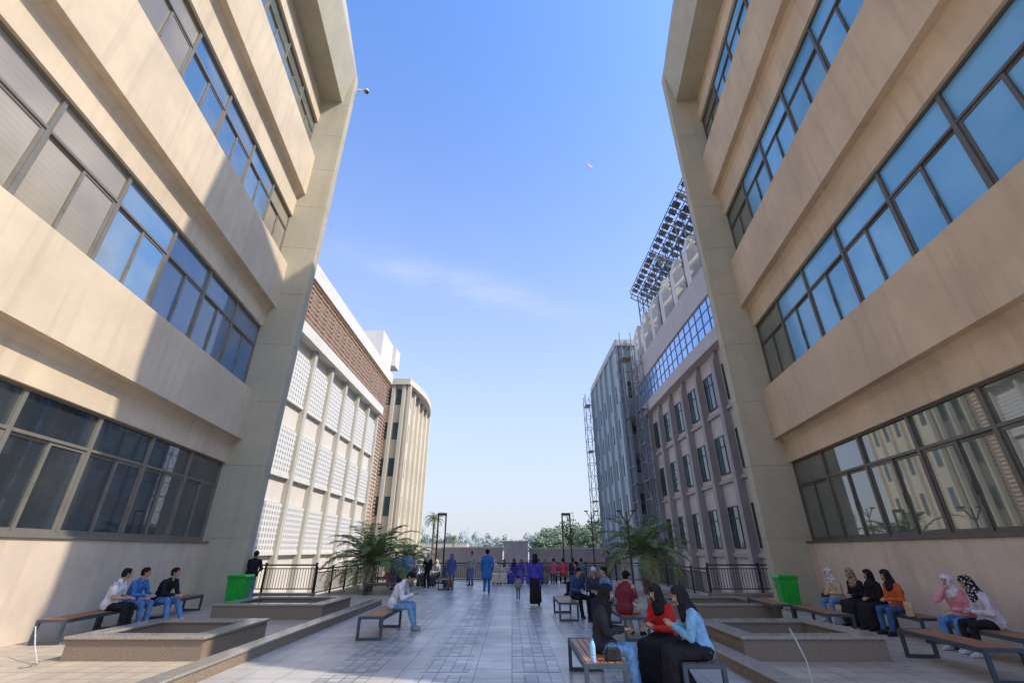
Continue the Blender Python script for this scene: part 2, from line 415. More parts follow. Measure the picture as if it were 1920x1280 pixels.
# ------------------------------------------------------------------ side buildings beyond
def mid_left():
    X = -15.6
    r = empty("screened_building", (X, 21.2, DROP), 0, "white building with pierced block screens and brown louvres", "building")
    Z = lambda z: z+1.8-DROP
    b = MB(); b.box(-12, 0, -1, 31.5, 0, Z(19.8)); b.obj("wall", [PINKW], r)
    b = MB(); b.box(0, 0.45, -1, 31.8, Z(18.9), Z(20.2)); b.box(-12, 0.0, -1, 31.8, Z(19.81), Z(20.2)); b.obj("parapet", [WHITE_L], r)
    b = MB(); b.box(0, 0.75, -1, 28.4, Z(14.0), Z(14.9)); b.obj("ledge", [WHITE_L], r)
    b = MB(); z = Z(15.1)
    while z < Z(18.75):
        b.box(0.25, 0.31, -1, 31.4, z, z+0.13); z += 0.40
    for k in range(22): b.box(0.19, 0.245, -0.9+k*1.5, -0.8+k*1.5, Z(14.9), Z(18.88))
    b.obj("louvre", [LOUV], r)
    b = MB(); z = Z(0.3)
    while z < Z(14.9):
        b.box(0.25, 0.31, 28.6, 31.4, z, z+0.13); z += 0.40
    for k in range(3): b.box(0.19, 0.245, 28.7+k*1.25, 28.8+k*1.25, 0, Z(14.9))
    b.obj("louvre", [LOUV], r)
    b = MB(); b.box(0, 0.42, -.2, .2, 0, Z(13.99)); pm = b.mesh("pilaster", [PILS])
    for k in range(9): put("pilaster", pm, r, (0, 3.5*k, 0))
    rows = [(-0.1, 2.8), (4.6, 7.6), (9.5, 12.8)]
    for (a, c) in rows:
        b = MB(); b.box(0, 0.20, 0.205, 3.295, Z(a), Z(c)); me = b.mesh("screen_panel", [SCREEN])
        for k in range(8): put("screen_panel", me, r, (0, 3.5*k, 0))
    for (a, c) in rows:
        b = MB(); b.box(0.0, 0.26, 0.205, 27.795, Z(a)-0.2, Z(a)-0.002); b.obj("floor_ledge", [WHITE_L], r)
    b = MB(); b.box(-5, 0.2, 26.5, 31.0, Z(20.2), Z(23.9)); b.obj("roof_stair_box", [WHITE_L], r)
    b = MB(); b.box(-5, 0.7, 31.01, 33.0, Z(21.2), Z(23.6)); b.obj("roof_stair_box", [WHITE_L], r)
mid_left()

def far_block(X, sg, Y0, Y1, H, wallm, finm, roofm, label, nm, bulge, fp, nf):
    r = empty(nm, (X, Y0, DROP), 0, label, "building")
    H = H+1.8-DROP
    b = MB(); b.box(0, -sg*12, 0, Y1-Y0, 0, H-0.6); b.obj("wall", [wallm], r)
    b = MB(); n = 14; pts = []
    Lh = (Y1-Y0)
    for k in range(n+1):
        t = k/n; pts.append((sg*(bulge*sin(pi*t)+0.3), -0.6+(Lh+1.2)*t))
    low = [(x, y, H-0.6) for x, y in pts]+[(-sg*12, Lh+.6, H-.6), (-sg*12, -.6, H-.6)]
    hi = [(x, y, H+0.2) for x, y in pts]+[(-sg*12, Lh+.6, H+.2), (-sg*12, -.6, H+.2)]
    m = len(low); b.v += low+hi
    b.f.append(list(range(m))); b.m.append(0); b.f.append([m+k for k in range(m)]); b.m.append(0)
    for k in range(m): b.f.append([k, (k+1) % m, m+(k+1) % m, m+k]); b.m.append(0)
    b.obj("roof", [roofm], r)
    b = MB(); b.box(0, sg*fp, -.22, .22, 0, H-.61); me = b.mesh("fin", [finm])
    for k in range(nf+1): put("fin", me, r, (0, Lh/nf*k, 0))
    for k in range(3): put("fin", me, r, (-sg*(0.5+k*1.4), -.02, 0), -sg*pi/2)
    b = MB(); b.box(sg*-.1, sg*.04, 1.0, Lh/nf-1.0, 0, 2.4); wm = b.mesh("window", [G_TEAL])
    b = MB(); b.box(-sg*.85, -sg*1.55, -.05, .1, 0, 2.2); wf = b.mesh("window", [G_TEAL])
    for fl in range(5):
        for kk in range(nf): put("window", wm, r, (0, Lh/nf*kk, 2.2+fl*4.6))
        for kk in range(2): put("window", wf, r, (-sg*kk*1.4, 0, 2.2+fl*4.6))
    return r
far_block(-14, 1, 57, 72, 20.8, CREAMF, CREAMF, CREAMF, "cream building with vertical fins and curved roof edge", "finned_building", 1.0, .4, 5)
far_block(14, -1, 54, 73, 25.2, BLUEG, BLUEG, BLUEP, "blue grey building with tall vertical fins behind scaffolding", "finned_building", .05, .4, 5)

def mid_right():
    X = 16.0
    r = empty("columned_building", (X, 21.2, DROP), 0, "beige grey building with glass strip and roof columns", "building")
    Z = lambda z: z+1.8-DROP
    b = MB(); b.box(0, 12, -1, 31.5, 0, Z(20.4)); b.obj("wall", [LAVW], r)
    def curve(y): t = max(0, min(1, (y+1)/32.5)); return 0.35+.30*sin(pi*t)
    def strip(z0, z1, extra, mat, name):
        b = MB(); n = 26; P = [(-curve(-1+32.5*k/n)-extra, -1+32.5*k/n) for k in range(n+1)]
        lo = [(x, y, z0) for x, y in P]+[(0.0, 31.5, z0), (0.0, -1, z0)]
        hi = [(x, y, z1) for x, y in P]+[(0.0, 31.5, z1), (0.0, -1, z1)]
        m = len(lo); b.v += lo+hi
        b.f.append(list(range(m))); b.m.append(0); b.f.append([m+k for k in range(m)]); b.m.append(0)
        for k in range(m): b.f.append([k, (k+1) % m, m+(k+1) % m, m+k]); b.m.append(0)
        return b.obj(name, [mat], r)
    strip(Z(14.1), Z(15.2), 0.2, LAVW, "ledge")
    strip(Z(15.2), Z(18.1), 0, G_SKY, "glass_strip")
    strip(Z(18.1), Z(20.6), 0.15, LAVW, "parapet")
    b = MB()
    for k in range(26):
        y = -0.8+k*1.25; x = -curve(y); b.box(x-.05, x+.05, y-.025, y+.025, Z(15.2), Z(18.1))
    for k in range(26):
        y0 = -1+32.5*k/26; y1 = -1+32.5*(k+1)/26
        for zz_ in (16.2, 17.2): b.beam((-curve(y0)-.02, y0, Z(zz_)), (-curve(y1)-.02, y1, Z(zz_)), 0.045)
    b.obj("mullion", [MULL], r)
    b = MB(); b.box(-.5, 0, 28.8, 31.4, 0, Z(14.09)); b.obj("glass_strip", [G_SKY], r)
    b = MB()
    for z in range(11): b.box(-.56, -.5, 28.8, 31.4, Z(-1+z*1.4), Z(-1+z*1.4)+.06)
    for y in (28.8, 29.7, 30.6, 31.34): b.box(-.57, -.5, y, y+.05, 0, Z(14.08))
    b.obj("mullion", [MULL], r)
    pm = MB(); pm.prism([(0, 0), (.6, 0), (.5, Z(13.0)), (.25, Z(14.08)), (0, Z(14.08))], -.26, .26, -1); me = pm.mesh("pilaster", [LAVP])
    for k in range(9): put("pilaster", me, r, (0, 3.55*k, 0))
    for zb in (-.2, 4.7, 9.6):
        b = MB()
        b.box(-.22, 0, .0, 28.3, Z(zb)-.25, Z(zb)+.02); b.obj("spandrel", [LAVP], r)
    fb = MB(); gb = MB()
    y = .62; W = 2.3
    gb.box(-.02, -.08, y, y+W, 0, 2.75)
    for yy in (y, y+W*.33, y+W*.66, y+W-.07): fb.box(-.0, -.12, yy, yy+.07, 0, 2.75)
    for z_ in (0, 1.9, 2.68): fb.box(-.0, -.11, y, y+W, z_, z_+.07)
    fm = fb.mesh("window_frame", [BLACKM]); gm = gb.mesh("window_glass", [G_TEAL])
    for a in (0.1, 5.1, 10.0):
        for k in range(8):
            e = empty("window", (0, 3.55*k, Z(a)), parent=r)
            put("frame", fm, e); put("glass", gm, e)
    cb = MB(); cb.prism([(-.9, 0), (.42, 0), (.42, 3.5), (-.05, 5.0), (-.9, 5.0)], -.45, .45, -1); cb.prism([(-3.5, 1.8), (-.9, 1.8), (-.9, 2.6), (-3.5, 2.6)], -.3, .3, -1)
    cm = cb.mesh("roof_column", [WHITE_L])
    for k in range(9): put("roof_column", cm, r, (-.2, 3.55*k+.6, Z(20.6)))
    b = MB(); b.box(1.2, 1.4, -1, 31, Z(20.4), Z(23.4)); b.obj("roof_wall", [LAVW], r)
    return r
mid_right()

PANEL = glassy("solar_panel", (0.04, 0.045, 0.07), 0.2, (0.05, 0.055, 0.075))
def rack(y0, y1, lab):
    r = empty("solar_rack", (16.3, y0, 22.2), 0, lab, "solar panels", "solar racks on a flat roof")
    b = MB(); Ln = y1-y0
    F = lambda t, dz: (-0.9+5.8*t, 9.9-3.4*t+dz)
    y = 0.0
    while y <= Ln+.01:
        b.beam((0.0, y, 0), (0.0, y, F(.17, 0)[1]), .10); b.beam((4.5, y, 0), (4.5, y, F(.95, 0)[1]), .10)
        for dz in (0, -.7):
            a = F(0, dz); c = F(1, dz); b.beam((a[0], y, a[1]), (c[0], y, c[1]), .09)
        for k in range(8):
            a = F(k/8, -.7); c = F((k+1)/8, 0); b.beam((a[0], y, a[1]), (c[0], y, c[1]), .05)
        if y+1.76 <= Ln+.01:
            for za, zc in ((4.2, 7.0), (7.0, 9.1)):
                b.beam((0, y, za), (0, y+1.76, zc), .05); b.beam((0, y, zc), (0, y+1.76, za), .05)
        y += 1.76
    for k in range(7):
        t = k/6; a = F(t, .1); b.beam((a[0], 0, a[1]), (a[0], Ln, a[1]), .07)
        a = F(t, -.7)
        if k % 3 == 0: b.beam((a[0], 0, a[1]), (a[0], Ln, a[1]), .07)
    for z_ in (4.2, 7.0): b.beam((0, 0, z_), (0, Ln, z_), .07)
    b.obj("steel_frame", [RACKM], r)
    b = MB()
    y = .05
    while y < Ln-1:
        for k in range(6):
            P = lambda t, yy, dz: (F(t, 0)[0], yy, F(t, .2)[1]+dz)
            t0 = k/6+.028; t1 = (k+1)/6-.028
            i = len(b.v)
            b.v += [P(t0, y, 0), P(t1, y, 0), P(t1, y+.72, 0), P(t0, y+.72, 0), P(t0, y, .05), P(t1, y, .05), P(t1, y+.72, .05), P(t0, y+.72, .05)]
            for f in ((3,2,1,0),(4,5,6,7),(0,1,5,4),(1,2,6,5),(2,3,7,6),(3,0,4,7)): b.f.append([i+j for j in f]); b.m.append(0)
        y += 1.1
    b.obj("panel_array", [PANEL], r)
for k in range(3): rack(22.4+9.2*k, 22.4+9.2*k+8.8, "tilted dark solar panels on a lattice steel frame")

SCAF = surf("scaffold_steel", (0.24, 0.24, 0.25), 0.5, 0.2, 4, metal=0.3, bump=0)
SBOARD = surf("scaffold_board", (0.30, 0.23, 0.15), 0.9)
def scaffold(x, y, wx, wy, H, lab):
    r = empty("scaffold_tower", (x, y, DROP), 0, lab, "scaffolding", "scaffold towers")
    b = MB(); st = 1.9
    cs = [(0, 0), (wx, 0), (wx, wy), (0, wy)]
    for c in cs: b.beam((*c, 0), (*c, H), .08)
    z = 0.3; k = 0
    while z < H-.5:
        for a, c in zip(cs, cs[1:]+cs[:1]):
            b.beam((*a, z), (*c, z), .06)
            if z+st < H:
                if k % 2: b.beam((*a, z), (*c, z+st), .045)
                else: b.beam((*c, z), (*a, z+st), .045)
        if k % 4 == 1:
            q = MB(); q.box(.1, wx-.1, .1, wy-.1, z+.06, z+.11); q.obj("platform", [SBOARD], r)
        z += st; k += 1
    b.obj("tube_frame", [SCAF], r)
scaffold(12.3, 71.3, 1.0, 2.2, 27.0, "tall steel scaffold tower beside the blue grey building")
scaffold(13.8, 51.3, 1.4, 2.0, 28.5, "tall steel scaffold tower between two buildings")
scaffold(14.4, 48.0, 0.8, 2.2, 24, "steel scaffold tower against the glass strip")

COPE = surf("coping_stone", (.55, .5, .43))
def wallobj(x0, x1, y, h, t, mat, lab, nm="boundary_wall", cat="wall"):
    r = empty(nm, ((x0+x1)/2, y, DROP), 0, lab, cat)
    b = MB(); hw = (x1-x0)/2
    b.box(-hw, hw, 0, t, 0, h); b.obj("wall_body", [mat], r, bevel=.02)
    b = MB(); b.box(-hw-.05, hw+.05, -.06, t+.06, h+.001, h+.15); b.obj("coping", [COPE], r)
    k = -hw+1.0
    b = MB(); b.box(-.15, .15, -.08, -.001, 0, h-.001); me = b.mesh("pier", [mat])
    while k < hw: put("pier", me, r, (k, 0, 0)); k += 3.0
BR = surf("brown_grey_wall", (0.36, 0.30, 0.28), .9)
SHED = surf("tan_shed", (0.55, 0.46, 0.38), .9)
wallobj(-10, -1.2, 62, 3.3, .4, BR, "long brown grey boundary wall beyond the plaza")
wallobj(2.2, 14, 62, 3.2, .4, BR, "brown grey boundary wall with pale coping")
wallobj(-1.0, 2.0, 61, 4.0, 1.6, surf("gate_block", (0.42, 0.37, 0.37), .9), "taller grey gate block in the boundary wall", "gate_block", "gate")
wallobj(12, 40, 120, 6.0, 6, SHED, "low tan building beyond the boundary wall", "low_building", "building")
wallobj(-40, -12, 130, 4.5, 6, SHED, "low tan building among distant trees", "low_building", "building")
r = empty("radio_mast", (-17.5, 190, DROP), 0, "thin pale lattice mast far off among trees", "mast")
MG = surf("mast_grey", (.6, .63, .66))
b = MB()
for sx, sy in ((-1, -1), (1, -1), (1, 1), (-1, 1)): b.beam((sx*.6, sy*.6, 0), (sx*.2, sy*.2, 12), .08)
for k in range(6):
    w0 = .6-.4*k/6; b.beam((-w0, -w0, 2*k), (w0, -w0, 2*k+2), .06); b.beam((w0, -w0, 2*k), (-w0, -w0, 2*k+2), .06)
b.obj("lattice", [MG], r)
b = MB(); b.beam((0, 0, 12), (0, 0, 13.5), .08); b.obj("antenna", [MG], r)

# ------------------------------------------------------------------ trees
def tree_proto(seed, H, W, mats):
    rnd = random.Random(seed)
    t = MB()
    base = Vector((0, 0, 0)); top = Vector((rnd.uniform(-.3, .3), rnd.uniform(-.3, .3), H*.45))
    t.beam(base, top, H*.07, seg=8, w2=H*.045)
    for k in range(7):
        a = k*2*pi/7+rnd.uniform(-.3, .3); e = Vector((cos(a)*W*.33, sin(a)*W*.33, H*rnd.uniform(.6, .85)))
        t.beam(top-Vector((0, 0, H*.05)), e, H*.032, seg=6, w2=H*.01)
    c = MB()
    for k in range(60):
        a = rnd.uniform(0, 2*pi); rr = sqrt(rnd.random())*W*.45; z = H*(.36+.6*rnd.random()*(1-(rr/(W*.55))**2))
        cc = Vector((cos(a)*rr, sin(a)*rr, z)); cr = W*rnd.uniform(.07, .14); mi = 0 if rnd.random() < .55 else 1
        for j in range(60):
            d = Vector((rnd.gauss(0, 1), rnd.gauss(0, 1), rnd.gauss(0, .8))).normalized()*cr*rnd.uniform(.5, 1.15)
            p0 = cc+d; s = W*.022*rnd.uniform(.7, 1.5)
            a1 = Vector((rnd.gauss(0, 1), rnd.gauss(0, 1), rnd.gauss(0, 1))).normalized(); a2 = a1.orthogonal().normalized()
            c.quad(p0-a1*s, p0+a2*s*.7, p0+a1*s, p0-a2*s*.7, mi)
    return t.mesh("trunk", [BARK], smooth=True), c.mesh("crown", mats, recalc=False)
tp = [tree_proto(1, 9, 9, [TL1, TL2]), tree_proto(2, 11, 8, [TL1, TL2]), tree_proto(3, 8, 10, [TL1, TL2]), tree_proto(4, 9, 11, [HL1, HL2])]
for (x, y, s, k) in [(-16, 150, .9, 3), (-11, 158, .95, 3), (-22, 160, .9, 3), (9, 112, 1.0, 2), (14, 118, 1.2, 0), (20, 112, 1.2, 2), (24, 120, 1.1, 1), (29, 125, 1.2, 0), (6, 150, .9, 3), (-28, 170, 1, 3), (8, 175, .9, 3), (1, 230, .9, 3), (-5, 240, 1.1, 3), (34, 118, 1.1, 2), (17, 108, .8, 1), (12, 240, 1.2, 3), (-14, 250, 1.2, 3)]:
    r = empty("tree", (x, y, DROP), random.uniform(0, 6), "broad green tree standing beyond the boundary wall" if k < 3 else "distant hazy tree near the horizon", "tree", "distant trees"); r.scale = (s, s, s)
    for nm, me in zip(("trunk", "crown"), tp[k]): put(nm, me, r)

def palm_meshes(seed, trunk_h, trunk_r, nf, fl, droop, leaf_l, up0=1.25, lw=.024):
    rnd = random.Random(seed)
    t = MB(); n = max(6, int(trunk_h/.14))
    for k in range(n):
        z0 = trunk_h*k/n; z1 = trunk_h*(k+1)/n
        t.beam((0, 0, z0), (0, 0, z1), trunk_r*2*(1.0+.06*(k % 2)), seg=10, w2=trunk_r*2*.88)
    for k in range(26):
        a = rnd.uniform(0, 2*pi); z = rnd.uniform(.1, trunk_h); d = Vector((cos(a), sin(a), 0))
        t.beam(d*trunk_r*.8+Vector((0, 0, z)), d*trunk_r*1.5+Vector((0, 0, z+.14)), trunk_r*.35, seg=4, w2=trunk_r*.15)
    c = MB()
    for k in range(nf):
        az = k*2.39996+rnd.uniform(-.2, .2); el = up0-(k/nf)*(up0+.25)+rnd.uniform(-.1, .1)
        L0 = fl*rnd.uniform(.8, 1.1); p = Vector((0, 0, trunk_h)); seg = 16
        hd = Vector((cos(az), sin(az), 0)); side = Vector((-sin(az), cos(az), 0)); mi = 1 if (k > nf*.85 or rnd.random() < .12) else 0
        prev = p
        for j in range(seg):
            t1 = j/seg; e = el-droop*t1*t1*1.4-droop*.2*t1
            d = hd*cos(e)+Vector((0, 0, 1))*sin(e); q = prev+d*(L0/seg)
            c.beam(prev, q, .03*(1-t1)+.008, 1, 4)
            if j > 1:
                ln = leaf_l*(sin(pi*min(1, (t1*.9+.12)))**.6)
                nrm = side.cross(d).normalized()
                for hh in (0, .5):
                    base = prev.lerp(q, hh)
                    for sgn in (1, -1):
                        ld = (side*sgn*.8+d*.6+nrm*rnd.uniform(.0, .35)*(-1 if nrm.z < 0 else 1)+Vector((0, 0, -.15))).normalized()
                        tip = base+ld*ln*rnd.uniform(.85, 1.1)+Vector((0, 0, -.1*ln)); mid = base+ld*ln*.45
                        wv = d*lw*(fl/2)
                        c.quad(base, mid+wv, tip, mid-wv, mi)
            prev = q
    return t.mesh("trunk", [BARK], smooth=True), c.mesh("crown", [LEAF1, LEAF2], recalc=False)
def palm(x, y, z, meshes, lab, s=1, rz=0):
    r = empty("palm_tree", (x, y, z), rz, lab, "palm"); r.scale = (s, s, s)
    for nm, me in zip(("trunk", "crown"), meshes): put(nm, me, r)
palm(-6.95, 24.4, 0.0, palm_meshes(5, 1.2, .22, 50, 2.7, .9, .52, lw=.022), "low bushy date palm with arching fronds in the plaza", 1.06)
palm(-6.0, 28.6, 0, palm_meshes(15, 1.3, .2, 38, 2.3, 1.0, .45, lw=.022), "young palm with arching fronds by the railing", .9, 2)
palm(6.25, 23.2, 0, palm_meshes(8, 1.5, .2, 38, 2.5, 1.05, .5, lw=.026), "low palm with drooping fronds beside the railing", 1.08)
pt_ = palm_meshes(11, 8.5, .2, 34, 2.6, 1.3, .5)
palm(-15.5, 95, DROP, pt_, "tall date palm rising beyond the plaza")
palm(-18.0, 92, DROP, pt_, "shorter date palm near the cream building", .72, 1)
palm(-12.6, 104, DROP, pt_, "slim date palm beyond the wall", .6, 1)

# ------------------------------------------------------------------ planters, kerbs
SOIL = surf("dry_soil", (0.20, 0.145, 0.11), .95, .4, 6, bump=.8, bscale=25)
def planter(x0, x1, y0, y1, lab):
    cx, cy = (x0+x1)/2, (y0+y1)/2; hx, hy = (x1-x0)/2, (y1-y0)/2
    r = empty("granite_planter", (cx, cy, 0), 0, lab, "planter"); t = .3
    b = MB(); h = .33
    b.box(-hx, hx, -hy, -hy+t, 0, h); b.box(-hx, hx, hy-t, hy, 0, h)
    b.box(-hx, -hx+t, -hy+t, hy-t, 0, h); b.box(hx-t, hx, -hy+t, hy-t, 0, h)
    b.obj("planter_wall", [GRAN_S], r)
    b = MB(); o = .04; h2 = h+.05; h += .001
    b.box(-hx-o, hx+o, -hy-o, -hy+t+o, h, h2); b.box(-hx-o, hx+o, hy-t-o, hy+o, h, h2)
    b.box(-hx-o, -hx+t+o, -hy+t+o, hy-t-o, h, h2); b.box(hx-t-o, hx+o, -hy+t+o, hy-t-o, h, h2)
    b.obj("coping", [GRAN], r, bevel=.008)
    b = MB(); b.box(-hx+t, hx-t, -hy+t, hy-t, .01, .12); b.obj("soil", [SOIL], r)
planter(-8.1, -5.6, 9.6, 11.9, "square planter with polished granite coping and dry soil")
planter(-8.7, -5.5, 14.9, 17.4, "square planter with polished granite coping near the railing")
planter(4.2, 6.8, 9.6, 11.9, "square planter with polished granite coping beside benches")
planter(4.6, 7.8, 14.9, 17.4, "square planter with polished granite coping near the railing")
def kerb(x0, x1, y0, y1, lab, h=.2):
    r = empty("granite_kerb", ((x0+x1)/2, (y0+y1)/2, 0), 0, lab, "kerb"); hx = (x1-x0)/2; hy = (y1-y0)/2
    b = MB(); b.box(-hx+.02, hx-.02, -hy, hy, 0, h-.04); b.obj("kerb_body", [GRAN_S], r)
    y = -hy
    while y < hy-.1:
        y2 = min(hy, y+1.2); b = MB(); b.box(-hx, hx, y+.004, y2-.004, h-.039, h); b.obj("kerb_slab", [GRAN], r, bevel=.006); y = y2
kerb(-5.05, -4.72, 4, 18.6, "long low polished granite kerb along the walkway")
kerb(3.62, 3.95, 4, 18.6, "long low polished granite kerb along the walkway")
kerb(-13, -8.4, 21.4, 21.75, "granite kerb under the railing", .16)
kerb(8.4, 13, 21.4, 21.75, "granite kerb under the railing", .16)

def railing(a, b_, lab):
    a = Vector(a); b2 = Vector(b_); d = b2-a; Ln = d.length; ang = math.atan2(d.y, d.x)
    r = empty("metal_railing", a, ang, lab, "railing", "dark plaza railings")
    h = 1.05
    for zz_, ww in ((h, .06), (.14, .04), (h-.14, .035)):
        m = MB(); m.beam((0, 0, zz_), (Ln, 0, zz_), ww); m.obj("rail", [BLACKM], r)
    n = max(1, round(Ln/1.8))
    q = MB(); q.beam((0, 0, 0), (0, 0, h+.06), .07); q.box(-.05, .05, -.05, .05, h+.06, h+.09); pm = q.mesh("post", [BLACKM])
    for k in range(n+1): put("post", pm, r, (Ln*k/n, 0, 0))
    m = MB(); x = .12
    while x < Ln-.05: m.beam((x, 0, .14), (x, 0, h-.14), .018); x += .12
    o = m.obj("baluster", [BLACKM], r); o["kind"] = "stuff"
railing((-12.9, 21.6, .16), (-8.5, 21.6, .16), "dark metal railing on a granite kerb")
railing((-8.5, 21.7, 0), (-8.5, 31.2, 0), "dark metal railing along the plaza edge")
railing((8.5, 21.6, .16), (12.9, 21.6, .16), "dark metal railing on a granite kerb")
railing((8.5, 21.7, 0), (8.5, 31.2, 0), "dark metal railing along the plaza edge")
railing((-8.4, 31.3, 0), (8.4, 31.3, 0), "long dark metal railing closing the plaza end")

def loop_lamp(x, y):
    r = empty("frame_lamp_post", (x, y, 0), 0, "tall narrow black rectangular frame lamp post", "lamp post", "rectangular frame lamp posts")
    b = MB(); b.box(-.28, -.2, -.06, .06, 0, 3.8); b.box(.2, .28, -.06, .06, 0, 3.8); b.box(-.28, .28, -.061, .061, 3.801, 3.92); b.obj("post", [BLACKM], r)
    b = MB(); b.box(-.19, .19, -.05, .05, 3.74, 3.8); b.obj("lamp_strip", [WHITEP], r)
    b = MB(); b.box(-.4, .4, -.2, .2, 0, .08); b.obj("base", [BLACKM], r)
loop_lamp(-4.4, 30.0); loop_lamp(3.4, 30.0)
def y_lamp(x, y, h):
    r = empty("street_lamp", (x, y, 0), 0, "slim dark lamp post with short splayed arms", "lamp post", "slim lamp posts")
    b = MB(); b.beam((0, 0, 0), (0, 0, h), .10, seg=8, w2=.06)
    b.beam((0, 0, h-.5), (-.3, 0, h), .04); b.beam((0, 0, h-.5), (.3, 0, h), .04); b.obj("post", [BLACKM], r)
    for s in (-1, 1):
        b = MB(); b.box(s*.2, s*.42, -.08, .08, h+.001, h+.06); b.obj("lamp_head", [BLACKM], r)
y_lamp(5.0, 30, 4.0); y_lamp(4.95, 20.5, 3.3)

def bin_(x, y, rz):
    r = empty("wheelie_bin", (x, y, 0), rz, "bright green plastic wheelie bin on two wheels", "bin", "green wheelie bins")
    b = MB(); lo = [(-.25, -.26, .12), (.25, -.26, .12), (.25, .24, .12), (-.25, .24, .12)]; hi = [(-.29, -.34, .96), (.29, -.34, .96), (.29, .32, .96), (-.29, .32, .96)]
    b.v += lo+hi
    for f in ((3,2,1,0),(4,5,6,7),(0,1,5,4),(1,2,6,5),(2,3,7,6),(3,0,4,7)): b.f.append(list(f)); b.m.append(0)
    b.box(-.31, .31, -.36, .34, .92, .965)
    for k in (-.14, 0, .14): b.box(k-.02, k+.02, -.325, -.29, .3, .85)
    b.obj("bin_body", [GREENP], r, bevel=.012)
    b = MB(); b.prism([(-.32, .97), (.32, .97), (.28, 1.03), (-.28, 1.03)], -.38, .34, 1); b.beam((-.26, .40, 1.0), (.26, .40, 1.0), .035, seg=8); b.obj("lid", [GREENP], r, bevel=.015)
    for s in (-1, 1):
        b = MB(); b.beam((s*.2, .26, .1), (s*.27, .26, .1), .2, seg=16); b.obj("wheel", [RUBBER], r)
bin_(-9.35, 17.3, .1); bin_(9.3, 17.1, -.2)

def bench_proto():
    r = empty("park_bench", (0, 0, 0), 0, "steel framed bench with reddish wooden slats", "bench", "steel and timber benches")
    b = MB()
    for k in range(5): b.box(-.24+k*.098, -.155+k*.098, -.88, .88, .43, .458)
    b.obj("seat", [WOOD], r, bevel=.004)
    b = MB(); b.box(-.27, -.245, -.9, .9, .38, .45); b.box(.25, .275, -.9, .9, .38, .45); b.box(-.244, .249, -.03, .03, .385, .428); b.obj("side_rail", [STEEL], r)
    q = MB(); t = .055
    q.box(-.28, -.28+t, -t/2, t/2, 0, .46); q.box(.28-t, .28, -t/2, t/2, 0, .46)
    q.box(-.28+t, .28-t, -t/2, t/2, .46-t, .46); q.box(-.28+t, .28-t, -t/2, t/2, 0, t)
    me = q.mesh("leg", [STEEL])
    for y in (-.93, .93): put("leg", me, r, (0, y, 0))
    return r
BP = bench_proto()
spots = [(-9.93, 12.0, .127), (-10.2, 14.0, .127), (-10.45, 16.0, .127), (-3.15, 12.5, 0),
         (1.22, 7.95, 0), (2.5, 7.95, 0), (2.75, 12.4, 0), (2.7, 15.0, 0), (1.6, 15.4, 0),
         (8.95, 9.7, -.144), (9.3, 12.2, -.144), (9.6, 14.2, -.144), (7.5, 8.95, -.1), (7.7, 12.9, -.1), (7.5, 14.9, -.1),
         (2.9, 22.3, 0), (-4.6, 27.9, pi/2), (-6.6, 27.9, pi/2), (-.6, 29.6, pi/2), (1.4, 29.6, pi/2), (3.4, 29.6, pi/2), (-3.4, 26.0, 0), (-5.6, 22.6, pi/2)]
for k, (x, y, rz) in enumerate(spots):
    if k == 0: BP.location = (x, y, 0); BP.rotation_euler = (0, 0, rz)
    else: clone(BP, (x, y, 0), rz)

